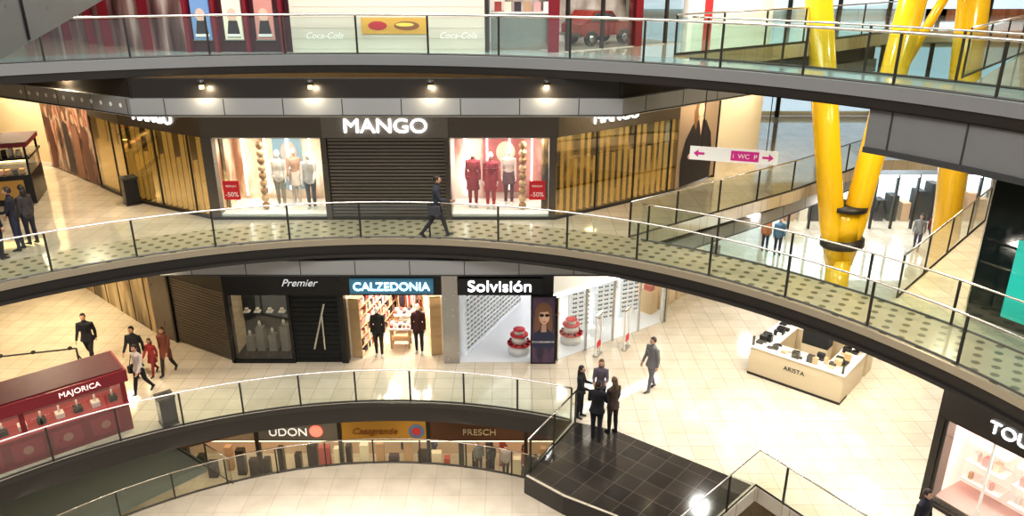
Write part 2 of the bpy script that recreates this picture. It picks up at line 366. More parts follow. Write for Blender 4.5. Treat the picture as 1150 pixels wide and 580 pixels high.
f.poly(b,[(.25,.1),(2.3,.1),(2.35,.9),(2.15,1.7),(1.75,2.2),(1.35,2.3),(.85,2.15),(.45,1.7),(.2,1.0)],.01,pb)
f.ell(b,1.35,2.62,.2,.27,.014,ps); f.ell(b,1.3,2.78,.29,.27,.012,phr); f.ell(b,1.05,2.4,.12,.42,.011,phr); f.ell(b,.8,1.1,.16,.1,.02,ps)
f.poly(b,[(1.22,2.35),(1.5,2.35),(1.42,1.7)],.02,ps); b.done()
b=B('wall_side_panel'); f.box(b,2.7,f.len,0,3.5,-.2,0,M('cream_panel',(.80,.72,.58),.4)); f.box(b,2.62,2.7,0,3.5,-.2,.02,dsteel); f.box(b,0,2.62,3.3,3.5,-.2,.02,bronze); b.done()
f=Fac(A_,(-14.2,25.6),L2); b=B('fashion_poster')
f.box(b,0,f.len,.05,3.0,-.2,0,stripes('collage_print',[(.03,.02,.02),(.24,.10,.06),(.10,.06,.05),(.55,.38,.27),(.32,.10,.07)],2.6,.9,.12,.35))
for k in(0,2,3,4):
    c=.5+k*.82; f.poly(b,[(c-.3,.1),(c+.3,.1),(c+.26,1.3),(c+.2,1.95),(c-.2,1.95),(c-.27,1.2)],.01,M('pf%d'%k,((.12,.04,.03),(.3,.2,.15),(.05,.04,.05),(.30,.15,.10),(.18,.08,.06))[k],.5)); f.ell(b,c+.03,2.18,.13,.18,.014,M('poster_skin_dim',(.5,.32,.23),.5)); f.ell(b,c,2.24,.19,.24,.012,phr)
f.box(b,0,f.len,3.0,3.5,-.2,.02,bronze); b.done()
b=B('wall_left_far'); f=Fac((-27,32.5),A_,L2); f.box(b,0,f.len,0,3.6,-.2,0,warmw); f.box(b,0,f.len,0,.15,0,.02,white); f.box(b,2,5,.3,2.6,0,.02,M('amber_panel',(.9,.6,.25),.4,0,.4,(1,.68,.3))); b.done()
# ---------------------------------------------------------------- LOWER level shops
f=Fac(C_,D_,L1)
b=B('jewellery_storefront')
f.box(b,-.05,3.6,2.4,3.85,-.3,0,black)
for x in(-.05,1.9,3.5): f.box(b,x,x+.1,0,2.4,-.2,.02,black)
f.box(b,0,1.9,0,.12,-1.3,.02,black); f.box(b,.05,1.9,.12,2.4,-.03,-.02,shopg); f.box(b,0,1.9,.1,2.4,-1.4,-1.3,M('boutique_grey',(.07,.07,.07),.4))
f.box(b,2.0,3.5,0,2.4,-.12,-.06,blackm)
for k in range(14): f.box(b,2.05,3.5,.1+k*.165,.13+k*.165,-.06,-.03,black)
f.poly(b,[(2.6,.5),(2.66,.5),(3.1,2.1),(3.04,2.1)],.0,steel); f.box(b,2.95,3.0,.5,1.7,-.03,.02,steel)
pg=M('plinth_grey',(.25,.24,.22),.5)
for x,h_ in((.35,.6),(.7,.95),(1.1,.7),(1.5,1.0)):
    f.box(b,x-.13,x+.13,.12,h_,-.9,-.6,pg); f.ell(b,x,h_+.14,.05,.11,-.7,white); f.ell(b,x,h_+.1,.035,.03,-.69,gc[3]); f.box(b,x-.1,x+.1,1.5,1.54,-.8,-.6,white); f.box(b,x-.05,x+.05,1.54,1.64,-.75,-.65,gc[1])
f.box(b,.1,1.8,2.3,2.36,-.9,-.4,M('dim_light',(1,.9,.7),.5,0,1.5,(1,.93,.8)))
so=b.done(); f.text(so,'Premier',2.35,2.82,.02,.34,M('silver_letters',(.7,.7,.72),.3,.5,.4,(.8,.85,.9)),.01,shear=.4)
b=B('hosiery_storefront')
f.box(b,3.6,6.85,2.4,3.85,-.3,0,darkb); f.box(b,3.95,6.55,2.5,2.98,0,.12,M('sign_box_teal',(.03,.07,.10),.3,0,.25,(.1,.35,.5)))
f.box(b,3.6,3.7,0,2.4,-.3,.02,darkb)
f.box(b,6.8,7.3,0,3.85,-.3,.04,M('metal_pillar',(.45,.43,.41),.25,.7))
f.box(b,3.6,6.8,2.36,2.4,-4,-.2,M('shop_ceiling_lit',(1,.9,.8),.5,0,2.0,(1,.9,.76)))
shw=M('shop_cream_wall',(.85,.76,.62),.6)
f.box(b,3.55,3.65,0,2.4,-4,-.3,shw); f.box(b,6.8,6.9,0,2.4,-4,-.3,shw); f.box(b,3.6,6.9,0,2.4,-4.1,-4,shw)
so=b.done(); f.text(so,'CALZEDONIA',5.25,2.74,.14,.38,blite,.03); 
b=B('optician_storefront')
f.box(b,7.3,10.3,2.4,3.85,-.3,0,black); f.box(b,7.3,9.95,2.48,3.0,0,.1,black)
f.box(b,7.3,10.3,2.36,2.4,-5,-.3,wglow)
f.box(b,7.25,7.32,0,2.4,-5,-.3,white)
so=b.done(); f.text(so,'Solvisión',8.62,2.74,.12,.52,wlite2,.03,sx=1.1)
bb=B('advertising_pillar'); f.box(bb,9.6,10.4,0,2.4,-.35,.06,black)
f.box(bb,9.65,10.35,.05,2.35,.06,.07,stripes('ad_dusk',[(.04,.03,.06),(.12,.07,.12),(.06,.05,.12)],2,1,0,.3))
f.ell(bb,10.0,1.82,.27,.36,.071,phr); f.ell(bb,9.8,1.45,.10,.38,.0715,phr); f.ell(bb,10.2,1.42,.09,.34,.0715,phr)
f.poly(bb,[(9.66,.6),(10.34,.6),(10.33,1.08),(10.12,1.26),(9.9,1.26),(9.68,1.08)],.073,M('ad_navy',(.03,.035,.08),.4))
f.poly(bb,[(9.92,1.15),(10.1,1.15),(10.08,1.5),(9.95,1.5)],.0735,M('ad_neck',(.5,.30,.21),.5))
f.ell(bb,10.02,1.68,.17,.25,.074,M('ad_face',(.62,.40,.30),.5)); f.ell(bb,10.06,1.7,.12,.2,.0745,ps)
f.ell(bb,10.0,1.93,.17,.08,.0748,phr)
for x in(9.94,10.11): f.ell(bb,x,1.74,.075,.055,.0755,blackm)
f.box(bb,9.9,10.14,1.755,1.765,.0755,.077,blackm)
f.ell(bb,10.03,1.53,.045,.016,.0755,red); f.ell(bb,10.03,1.62,.02,.03,.0752,M('ad_face',(.6,.36,.26),.5))
o=bb.done(); f.text(o,'DOLCE&GABBANA',10.0,.8,.08,.085,white,.002)
f2=Fac(D_,E_,L1); b=B('optician_side_glazing')
f2.box(b,0,f2.len,2.4,3.85,-.3,0,white); f2.box(b,0,f2.len,2.3,2.42,-.3,.03,wlite2)
for k in range(5): f2.box(b,.2+k*1.22,.25+k*1.22,0,2.4,-.08,0,steel)
f2.box(b,.2,f2.len,.02,2.3,-.04,-.03,shopg); b.done()
b=B('floor_optician'); b.prism([(-1.7,22.05),(1.25,22.05),(5.4,25.05),(6,27.9),(-1.7,27.9)],L1+.002,L1+.012,M('white_gloss_floor',(.72,.74,.77),.10)); b.done()
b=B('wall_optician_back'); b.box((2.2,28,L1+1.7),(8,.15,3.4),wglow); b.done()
lens=M('lens_dark',(.04,.04,.06),.3)
def spec_shelf(name,p,ang,w,h,z):
    b=B(name); f=Fac(p,(p[0]+math.cos(ang)*w,p[1]+math.sin(ang)*w),z)
    f.box(b,0,w,0,h,-.12,0,M('display_backlight',(.66,.70,.75),.5,0,.16,(.9,.95,1)))
    r=.25
    while r<h-.05:
        f.box(b,.04,w-.04,r-.06,r-.05,0,.08,white)
        k=.1
        while k<w-.12:
            for e in(0,.09): f.ell(b,k+.035+e,r+.015,.042,.036,.05,lens,8)
            f.box(b,k+.06,k+.1,r+.015,r+.027,.045,.055,lens); k+=.25
        r+=.17
    b.done()
spec_shelf('spectacles_display_shelf',(-1.55,22.45),math.radians(66),4.6,2.2,L1)
spec_shelf('spectacles_display_shelf',(.6,27.7),0,4.6,2.2,L1)
for i,(x,y) in enumerate(((2.0,24.2),(2.95,24.8),(3.9,25.4))):
    spec_shelf('spectacles_display_shelf',(x,y),math.radians(25),.75,2.1,L1)
def gate(px,py,ang):
    x,y=G(px,py,L1); f=Fac((x,y),(x+math.cos(ang)*.45,y+math.sin(ang)*.45),L1); b=B('security_gate')
    f.box(b,0,.45,.0,.06,-.08,.08,steel)
    for u_ in(0,.4): f.box(b,u_,u_+.05,.06,1.45,-.03,.03,white)
    f.box(b,0,.45,1.45,1.52,-.03,.03,steel); f.box(b,.05,.4,.3,.5,-.02,.02,red); b.done()
gate(700,395,math.radians(60)); gate(668,402,math.radians(60))
def round_table(px,py):
    x,y=G(px,py,L1); b=B('round_display_table')
    b.cyl((x,y,L1+.012),(x,y,L1+.35),.36,white,24); b.cyl((x,y,L1+.35),(x,y,L1+.38),.4,red,24); b.cyl((x,y,L1+.38),(x,y,L1+.66),.25,white,24); b.cyl((x,y,L1+.66),(x,y,L1+.69),.3,red,24)
    for k in range(10):
        a=k*.628; b.box((x+.33*math.cos(a),y+.33*math.sin(a),L1+.41),(.1,.03,.05),blackm,a)
    b.cyl((x,y,L1+.69),(x,y,L1+.85),.16,white,16); b.cyl((x,y,L1+.85),(x,y,L1+.87),.2,red,16); b.done()
round_table(583,396); round_table(641,384); round_table(616,362)
def goods_shelf(name,p,ang,w,h,z,cols,rows=5,lit=None,d=.35):
    b=B(name); f=Fac(p,(p[0]+math.cos(ang)*w,p[1]+math.sin(ang)*w),z)
    f.box(b,0,w,0,h,-.06,0,lit or shw)
    for x in(0,w-.04): f.box(b,x,x+.04,0,h,0,d,woodm)
    for r in range(rows+1):
        v=r*h/rows; f.box(b,0,w,v-.03 if r else 0,v if r else .03,0,d,woodm)
        if r<rows:
            k=.08
            while k<w-.2:
                ww=random.uniform(.06,.14); hh=random.uniform(.4,.85)*(h/rows-.05); f.box(b,k,k+ww,v+.005+(.03 if r==0 else 0),v+hh,.05,d-.04,random.choice(cols)); k+=ww+.02
    b.done()
goods_shelf('goods_shelf',(-5.25,22.4),math.radians(78),3.4,2.1,L1,gc,6)
goods_shelf('goods_shelf',(-3.0,25.8),math.radians(-78),3.3,2.1,L1,gc,6)
goods_shelf('goods_shelf',(-4.5,25.9),0,1.4,2.1,L1,gc,6)
for (tx,ty) in((-3.75,24.3),(-3.75,23.2)):
    b=B('display_table'); b.box((tx,ty,L1+.72),(.7,.5,.06),white)
    for x in(-.3,.3):
        for y in(-.2,.2): b.box((tx+x,ty+y,L1+.345),(.06,.06,.69),woodm)
    b.box((tx,ty,L1+.3),(.64,.44,.03),woodm)
    for k in range(10): b.box((tx-.28+(k%5)*.14,ty+(.1 if k>4 else -.1),L1+.79),(.1,.15,random.uniform(.06,.16)),gc[k%6])
    b.done()
def rack(x,y,z,ang,cols,n=14,w=1.2):
    f=Fac((x,y),(x+math.cos(ang)*w,y+math.sin(ang)*w),z); b=B('clothing_rack')
    b.cyl(f.pt(0,0),f.pt(0,1.45),.02,steel,8); b.cyl(f.pt(w,0),f.pt(w,1.45),.02,steel,8); b.cyl(f.pt(0,1.45),f.pt(w,1.45),.02,steel,8)
    for e in(0,w): f.box(b,e-.02,e+.02,0,.03,-.25,.25,steel)
    for k in range(n):
        u_=.08+k*(w-.16)/n; c=random.choice(cols); l=random.uniform(.6,.9)
        vs=[f.pt(u_,1.38,-.03),f.pt(u_,1.38,.03),f.pt(u_,1.3,.2),f.pt(u_,1.4-l,.17),f.pt(u_,1.4-l,-.17),f.pt(u_,1.3,-.2)]
        ws=[v+f.u*.035 for v in vs]; b.add(vs+ws,[tuple(range(6)),tuple(range(11,5,-1))]+[(i,(i+1)%6,6+(i+1)%6,6+i) for i in range(6)],c)
    b.done()
rack(-4.15,25.15,L1,0,gc,10,.8)
f=Fac(B_,C_,L1); b=B('roller_shutter'); f.box(b,0,f.len,2.5,3.85,-.3,0,darkb); f.box(b,1.1,f.len,0,2.5,-.2,-.09,darkb)
k=.05
while k<2.45: f.box(b,1.14,f.len-.12,k,k+.065,-.1,-.05,bronze); k+=.1
f.box(b,1.02,1.12,0,2.5,-.2,.02,darkb); f.box(b,f.len-.1,f.len,0,2.5,-.2,.02,black); b.done()
b=B('wall_gold_lower'); f.box(b,0,1.0,0,2.5,-.2,-.02,bronze); f=Fac(A_,B_,L1); f.box(b,0,f.len,0,3.85,-.3,-.05,stripes('gold_wall',[(.06,.035,.015),(.28,.19,.08),(.55,.42,.22)],1.2,.3,.06,.2))
k=.3
while k<f.len: f.box(b,k,k+.03,0,3.5,-.05,-.03,dsteel); k+=1.2
f=Fac((-27,32.5),A_,L1); f.box(b,0,f.len,0,3.5,-.2,0,warmw); b.done()
f=Fac(E_,F_,L1); b=B('corner_boutique'); f.box(b,0,f.len,2.4,3.85,-.3,0,white)
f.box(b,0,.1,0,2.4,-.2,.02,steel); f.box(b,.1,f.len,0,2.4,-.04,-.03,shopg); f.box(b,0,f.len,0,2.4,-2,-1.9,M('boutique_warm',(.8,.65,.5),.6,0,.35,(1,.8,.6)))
for k in range(9): f.box(b,.2+k*.62,.6+k*.62,0,.9,-1.2,-.7,woodm); f.box(b,.25+k*.62,.5+k*.62,.9,1.1+.1*(k%3),-1.1,-.8,gc[k%6]); f.box(b,.2+k*.62,.7+k*.62,1.6,1.63,-1.8,-1.4,woodm); f.box(b,.25+k*.62,.5+k*.62,1.63,1.85,-1.7,-1.5,gc[(k+2)%6])
b.done()
# ---------------------------------------------------------------- UPPER level fronts
f=Fac(C_,D_,L3); b=B('cinema_poster_portal')
f.box(b,.0,2.9,0,3.6,-.3,-.1,M('wine_wall',(.05,.01,.015),.3))
for x in(.0,.78,1.65,2.62): f.box(b,x,x+.1,0,3.6,-.1,.12,dred)
for k,c in enumerate(((.12,.2,.35),(.55,.5,.38),(.4,.18,.15))):
    x=.18+k*.87; f.box(b,x,x+.5,.35,1.5,-.1,-.03,M('posterglow%d'%k,c,.4,0,.6,c)); f.box(b,x-.03,x+.53,.32,.35,-.1,-.01,steel); f.ell(b,x+.25,1.0,.13,.18,-.02,ps); f.poly(b,[(x+.06,.4),(x+.44,.4),(x+.38,.85),(x+.14,.85)],-.02,pb); f.box(b,x+.06,x+.44,.42,.5,-.025,-.015,white)
b.done()
b=B('kiosk_shutter'); f.box(b,2.9,8.25,0,3.6,-.3,0,M('shutter_cream',(.74,.64,.53),.5))
for k in range(12): f.box(b,2.9,8.25,.1+k*.28,.11+k*.28,0,.006,M('shutter_line',(.6,.53,.44),.6))
f.box(b,4.85,6.65,.50,.93,.005,.03,M('snack_poster',(.75,.40,.06),.5)); f.ell(b,5.3,.72,.26,.12,.035,red); f.ell(b,6.1,.72,.35,.12,.035,M('g_brown',(.3,.1,.03),.5)); f.ell(b,6.05,.75,.25,.05,.038,M('g_yel',(.9,.7,.1),.5))
o=b.done()
for x in(3.8,7.5): f.text(o,'Coca-Cola',x,.45,.01,.24,M('sign_pale',(.92,.88,.84),.6,0,.15),.003,shear=.3)
b=B('snack_counter'); f.box(b,8.3,10.3,0,3.6,-3.2,-3.1,M('counter_back',(.7,.65,.6),.5,0,.35,(1,.9,.8)))
f.box(b,8.25,8.35,0,3.6,-.3,.02,dsteel); f.box(b,8.4,10.2,0,1.0,-1.4,-.7,steel); f.box(b,8.4,10.2,1.0,1.04,-1.45,-.65,white)
for k in range(6): f.box(b,8.5+k*.28,8.7+k*.28,1.04,1.3,-1.2,-.9,gc[k%6])
for k in range(4): f.box(b,8.5+k*.45,8.85+k*.45,1.4,1.75,-3.1,-3.05,gc[(k+1)%6])
f.box(b,10.0,10.3,0,3.6,-.2,.1,dred); b.done()
f=Fac(D_,E_,L3); b=B('arcade_storefront'); f.box(b,0,f.len-.3,0,3.6,-2.6,-2.5,stripes('arcade_back',[(.08,.06,.06),(.45,.38,.34),(.75,.7,.66)],1,.6,.15,.5))
for k in range(4): f.box(b,.3+k*1.3,.38+k*1.3,0,3.6,-.1,0,dsteel)
f.box(b,.3,f.len-.3,0,2.6,-.05,-.04,shopg); f.box(b,2.9,3.15,0,3.6,-.3,.05,dred); f.box(b,0,f.len-.3,.0,.02,-2.5,0,M('arcade_floor',(.5,.45,.4),.3)); b.done()
def ridecar(x,y,z,rz):
    b=B('vintage_ride_car'); mc=M('ride_car_red',(.40,.04,.035),.25)
    R_=Matrix.Rotation(rz,3,'Z'); P=lambda a,c,d:tuple(Vector((x,y,z))+R_@Vector((a,c,d)))
    def ex(prof,y0,y1,m_):
        n=len(prof); b.add([P(a,y0,d) for a,d in prof]+[P(a,y1,d) for a,d in prof],[tuple(range(n)),tuple(range(2*n-1,n-1,-1))]+[(i,(i+1)%n,n+(i+1)%n,n+i) for i in range(n)],m_)
    ex([(-1.05,.28),(1.05,.28),(1.08,.5),(.95,.64),(.45,.68),(.15,.98),(-.55,1.0),(-.85,.7),(-1.05,.62)],-.46,.46,mc)
    ex([(.40,.68),(.14,.93),(-.5,.95),(-.72,.7)],-.47,.47,M('car_glass',(.1,.12,.14),.1))
    b.box(P(1.1,0,.33),(.08,1.0,.1),steel,rz); b.box(P(-1.07,0,.33),(.08,1.0,.1),steel,rz)
    for a in(-.65,.65):
        for c in(-.45,.45): b.cyl(P(a,c-.07,.22),P(a,c+.07,.22),.22,blackm,18); b.cyl(P(a,c-.08,.22),P(a,c+.08,.22),.11,steel,12)
    for c in(-.33,.33): b.ball(P(1.05,c,.52),(.09,.09,.09),wglow)
    b.done()
q=f.pt(2.0,.0,-1.4); ridecar(q.x+.5,q.y,L3+.02,f.ang)
f=Fac(E_,F_,L3); b=B('wall_upper_right'); f.box(b,0,f.len,0,3.6,-.2,0,white); f.box(b,1,1.5,0,3.6,0,.02,red); b.done()
for p,q in((B_,C_),(A_,B_)):
    f=Fac(p,q,L3); b=B('wall_upper_left' if p==A_ else 'wall_upper_corner'); f.box(b,0,f.len,0,3.6,-.3,-.1,stripes('rosy_lit_wall',[(.04,.015,.015),(.22,.12,.11),(.6,.48,.44)],1.5,.3,.08))
    k=.2
    while k<f.len-.3: f.box(b,k,k+.16,0,3.6,-.1,.12,dred); k+=1.9
    b.done()
# ---------------------------------------------------------------- right block
P_=(9.9,15.2);Q_=(12.3,11.0)
f=Fac(P_,Q_,L2); b=B('dark_screen_wall')
f.box(b,0,f.len,0,3.5,-.3,0,M('smoked_glass',(.012,.02,.02),.06)); 
f.box(b,.0,.03,0,3.5,0,.03,steel); f.box(b,0,f.len,0,.1,0,.05,steel)
f.box(b,.72,3.6,.3,2.0,0,.02,M('teal_screen',(.02,.30,.25),.2,0,.4,(.03,.60,.48)))
b.prism([(9.9,15.2),(12.3,11.0),(16,13),(13.3,18)],L2+3.5,L2+3.55,black)
f3=Fac((13.3,18),P_,L2); f3.box(b,0,f3.len,0,3.5,-.2,0,M('smoked_glass2',(.02,.03,.03),.1)); b.done()
f=Fac(P_,Q_,L1); b=B('jeweller_shop')
f.box(b,-.05,f.len,2.35,3.4,-.4,.02,darkb); f.box(b,-.05,.12,0,2.4,-.3,.02,darkb); f.box(b,0,f.len,0,.1,-.3,.02,darkb)
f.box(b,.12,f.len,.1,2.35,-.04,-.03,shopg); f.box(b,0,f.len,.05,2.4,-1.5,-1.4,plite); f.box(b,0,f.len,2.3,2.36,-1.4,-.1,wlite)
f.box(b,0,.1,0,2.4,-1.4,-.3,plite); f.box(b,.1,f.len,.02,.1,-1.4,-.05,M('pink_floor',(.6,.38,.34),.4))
for k in range(4):
    for r in(.5,1.0,1.5,1.95): f.box(b,.3+k*1.1,1.2+k*1.1,r,r+.03,-1.4,-.9,white)
    for j in range(3):
        f.box(b,.4+k*1.1+j*.25,.52+k*1.1+j*.25,1.03,1.25,-1.2,-1.0,(white,gc[4],gc[1])[(k+j)%3]); f.box(b,.42+k*1.1+j*.25,.5+k*1.1+j*.25,.53,.7,-1.1,-1.0,(gc[3],white,gc[4])[(k+j)%3])
    f.box(b,1.22+k*1.1,1.27+k*1.1,.1,2.35,-.06,0,white)
f3=Fac((13.3,18),P_,L1); f3.box(b,0,f3.len,0,3.4,-.2,0,darkb)
so=b.done(); f.text(so,'TOUS',1.6,2.72,.06,.40,wlite2,.02)
# ---------------------------------------------------------------- basement shops
f=Fac((-16,28),(6,28),LB); b=B('basement_storefronts')
hd=[(0,5,(.22,.17,.12)),(5,8.6,(.12,.11,.10)),(8.6,12.4,(.34,.19,.04)),(12.4,16.6,(.08,.04,.025)),(16.6,22,(.06,.035,.03))]
for i,(a,c,col) in enumerate(hd):
    f.box(b,a,c,2.7,3.9,-.2,0,M('bh%d'%i,col,.4)); f.box(b,a-.08,a+.08,0,3.9,-.2,.05,darkb)
f.box(b,0,22,0,2.7,-3,-2.9,M('bshop_back',(.45,.30,.18),.6,0,.14,(1,.65,.38)))
f.box(b,0,22,2.65,2.7,-2.9,0,M('bceil',(1,.9,.7),.5,0,1.0,(1,.87,.68)))
for k in range(34):
    w=random.uniform(.2,.5); h_=random.uniform(.8,1.7); o_=random.uniform(1,2); f.box(b,.3+k*.63,.3+k*.63+w,0,h_,-o_-.3,-o_,random.choice([gc[0],gc[1],gc[2],gc[3],darkb,darkb,darkb]))
f.ell(b,7.6,3.2,.28,.28,.03,M('red_lamp',(1,.05,.05),.5,0,3,(1,.08,.05))); f.ell(b,11.9,3.2,.34,.34,.03,M('roundel_blue',(.08,.14,.28),.5)); f.ell(b,11.9,3.2,.2,.2,.04,M('roundel_red',(.35,.04,.04),.5))
so=b.done()
f.text(so,'UDON',6.4,3.15,.05,.55,M('soft_white_letters',(.8,.78,.75),.5,0,.35),.02); f.text(so,'Casagrande',10.1,3.2,.05,.42,M('brown_letters',(.20,.08,.02),.5),.02,shear=.3); f.text(so,'FRESCH',14.6,3.15,.05,.42,M('cream_letters',(.4,.33,.22),.5),.02)
b=B('floor_side_platform'); pl=[G(-60,590,0),G(-20,556,0),G(200,502,0),G(232,522,0),G(90,590,0)]; b.prism(pl,-.3,.03,M('slate_floor',(.26,.29,.26),.15)); b.done()
rail('glass_balustrade',[G(200,506,0),G(262,545,0)],0.03)
x,y=G(803,566,3.2); b=B('information_sign'); ff=Fac((x-.6,y-.1),(x+.6,y+.35),2.7); ff.box(b,0,1.28,0,.9,-.1,0,M('sign_blue',(.5,.75,.95),.4,0,.8,(.5,.8,1))); ff.box(b,.2,.9,.1,.25,0,.02,M('sign_magenta',(.6,.03,.25),.4)); ff.box(b,.6,.7,-2.7,0,-.1,0,dsteel); o=b.done(); ff.text(o,'ON',.6,.55,.02,.5,M('sign_magenta',(.6,.03,.25),.4),.01)
# ---------------------------------------------------------------- yellow columns
b=B('yellow_steel_column')
J=(11.45,25,7.4)
b.cyl((11.5,25,L1),J,.40,yellow,32)
def strut(p,q,r0,r1):
    b.tube([p,Vector(p).lerp(Vector(q),.12),q],[r0*.8,r1,r1],yellow,32)
strut((11.3,25,7.2),(8.75,25,19.6),.38,.41); strut((11.6,25,7.2),(12.75,25,19.6),.38,.41)
b.cyl((11.45,25,7.9),(11.43,25,8.15),.72,dsteel,28); b.cyl((11.45,25,8.15),(11.43,25,9.2),.5,yellow,28); b.cyl((11.43,25,9.2),(11.43,25,9.35),.66,dsteel,28)
b.cyl((11.5,25,L1),(11.5,25,L1+.12),.6,dsteel,28)
b.done()
b=B('yellow_steel_column'); b.cyl((15.5,25.4,L1),(14.1,25.2,19.6),.46,yellow,32); b.cyl((15.5,25.4,L1),(15.49,25.4,L1+.1),.62,dsteel,24)
b.tube([(12.6,26,12.9),(14.6,26.1,17.5)],.15,yellow,16); b.done()
# ---------------------------------------------------------------- kiosks
K=Fac((7.45,21.35),(9.6,19.45),L1); d=2.8; W=K.len
b=B('accessories_kiosk'); ck=M('kiosk_cream',(.60,.50,.34),.35)
K.box(b,0,W,0,.95,-.6,0,ck); K.box(b,0,W,0,.95,-d,-d+.6,ck); K.box(b,0,.6,0,.95,-d+.6,-.6,ck); K.box(b,W-.6,W,0,.95,-d+.9,-.6,ck)
K.box(b,-.04,W+.04,.95,1.0,-.62,.04,white); K.box(b,-.04,W+.04,.95,1.0,-d-.04,-d+.62,white); K.box(b,-.04,.62,.95,1.0,-d+.6,-.6,white); K.box(b,W-.62,W+.04,.95,1.0,-d+.9,-.6,white)
K.box(b,-.01,W+.01,.0,.08,-.6,.01,dsteel)
K.box(b,0,W,1.0,1.28,-.02,-.01,shopg); K.box(b,W-.01,W,1.0,1.28,-d,-.02,shopg)
for (uu,oo) in((.06,-.06),(W-.06,-.06),(.06,-d+.06),(W-.06,-d+.06)): K.box(b,uu-.03,uu+.03,1.0,1.3,oo-.03,oo+.03,dsteel)
for uu in(.1,W-.1): K.box(b,uu-.035,uu+.035,1,1.9,-d+.27,-d+.35,blackm)
K.box(b,.02,W-.02,1.84,1.94,-d+.15,-d+.45,blackm); K.box(b,.15,W-.15,1.4,1.43,-d+.1,-d+.5,dsteel)
K.box(b,W/2-.3,W/2+.5,1.0,1.55,-d/2-.25,-d/2+.2,blackm); K.box(b,W/2-.3,W/2+.5,0,1.0,-d/2-.25,-d/2+.2,ck)
for k in range(80):
    side=random.choice((0,0,1,2,3)); 
    if side==0: uu,oo=random.uniform(.15,W-.2),random.uniform(-.5,-.1)
    elif side==1: uu,oo=random.uniform(.15,W-.2),random.uniform(-d+.1,-d+.5)
    elif side==2: uu,oo=random.uniform(.08,.5),random.uniform(-d+.5,-.5)
    else: uu,oo=random.uniform(W-.5,W-.1),random.uniform(-d+1,-.5)
    hh=random.choice((.05,.08,.22)); ww=random.uniform(.05,.12); K.box(b,uu-ww,uu+ww,1.0,1.0+hh,oo-ww*.7,oo+ww*.7,random.choice((blackm,blackm,dsteel,white,woodm)))
ob=b.done(); K.text(ob,'ARISTA',W/2,.6,.01,.2,blackm,.004)
K=Fac((-14.3,15.05),(-10.55,18.25),L1); W=K.len; d=1.3
b=B('red_jewellery_kiosk')
K.box(b,0,W,0,.82,-d,0,dred); K.box(b,-.08,W+.08,1.52,1.86,-d-.08,.08,dred); K.box(b,-.02,W+.02,1.86,1.89,-d,0,M('kiosk_top',(.07,.012,.018),.6))
K.box(b,-.03,W+.03,.82,.87,-d-.03,.03,M('kiosk_rim',(.38,.06,.07),.3))
for uu in(.06,W*.5,W-.06):
    for oo in(-.06,-d+.06): K.box(b,uu-.06,uu+.06,.87,1.52,oo-.06,oo+.06,dred)
K.box(b,.1,W-.1,.87,1.52,-.03,-.02,shopg); K.box(b,W-.03,W-.02,.87,1.52,-d+.1,-.1,shopg)
K.box(b,.2,W-.2,.87,1.48,-d+.15,-d+.25,M('kiosk_inner',(.22,.03,.04),.5)); K.box(b,.1,W-.1,1.47,1.52,-d+.2,-.1,M('kiosk_light',(1,.8,.5),.5,0,1.2,(1,.8,.55)))
for k in range(11):
    uu=.3+k*(W-.6)/10; K.box(b,uu-.1,uu+.1,.87,1.0,-.5,-.25,white if k%2 else blackm); b.cyl(K.pt(uu,1.0,-.38),K.pt(uu,1.2,-.38),.025,white,8)
kp=M('kiosk_panel',(.28,.02,.035),.3)
for k in range(5): K.box(b,.25+k*.92,.95+k*.92,.15,.68,0,.015,kp); K.ell(b,.6+k*.92,.42,.12,.12,.02,M('kiosk_emblem',(.38,.15,.12),.4))
K.box(b,W,W+.015,.15,.68,-d+.2,-.2,kp); K.box(b,W,W+.02,.95,1.42,-1.0,-.4,white); K.box(b,W,W+.03,1.0,1.22,-.9,-.5,M('ad_gold',(.7,.45,.2),.4))
ob=b.done(); sc=M('sign_cream',(.9,.8,.7),.5,0,.6); K.text(ob,'MAJORICA',W*.78,1.69,.1,.21,sc,.01); K.text(ob,'MAJORICA',W*.3,1.69,.1,.21,sc,.01)
g0=G(-10,432,L1); g1=G(92,420,L1)
b=B('lamp_gantry'); a=Vector((*g0,L1)); c=Vector((*g1,L1)); b.cyl(c,c+Vector((0,0,.9)),.03,blackm,10); b.cyl(a,a+Vector((0,0,.9)),.03,blackm,10); b.cyl(a+Vector((0,0,.9)),c+Vector((0,0,.9)),.025,blackm,10)
b.cyl(c+Vector((0,.4,0)),c+Vector((0,0,.7)),.02,blackm,8)
for t in(.15,.5,.9): q=a.lerp(c,t)+Vector((0,0,.9)); b.cyl(q,q+Vector((.15,-.1,.12)),.02,blackm,8); b.ball(q+Vector((.17,-.12,.1)),(.07,.07,.06),blackm)
b.done()
K=Fac((-18.2,22.6),(-15.3,23.7),L2); W=K.len; d=1.8
b=B('watch_kiosk'); K.box(b,0,W,0,.95,-d,0,black); K.box(b,0,W,.95,1.45,-.02,-.01,shopg); K.box(b,W-.02,W-.01,.95,1.45,-d,0,shopg); K.box(b,-.05,W+.05,1.45,1.52,-d-.05,.05,black)
K.box(b,-.05,W+.05,1.85,1.97,-d-.05,.05,dred); K.box(b,-.06,W+.06,1.97,2.0,-d-.06,.06,M('kiosk_top',(.07,.012,.018),.6))
for uu in(.04,W-.04):
    for oo in(-.04,-d+.04): K.box(b,uu-.03,uu+.03,.95,1.95,oo-.03,oo+.03,black)
K.box(b,.1,W-.1,1.38,1.44,-.6,-.1,amber)
for k in range(14): K.box(b,.15+k*.2,.28+k*.2,.95,1.1,-.4,-.2,random.choice(gc)); K.box(b,.15+k*.2,.25+k*.2,1.52,1.52+random.uniform(.08,.25),-.5,-.3,random.choice(gc+[blackm]))
for k in range(3): K.box(b,.2+k*.95,.95+k*.95,.2,.8,0,.02,M('kiosk_gold_panel',(.5,.3,.08),.3))
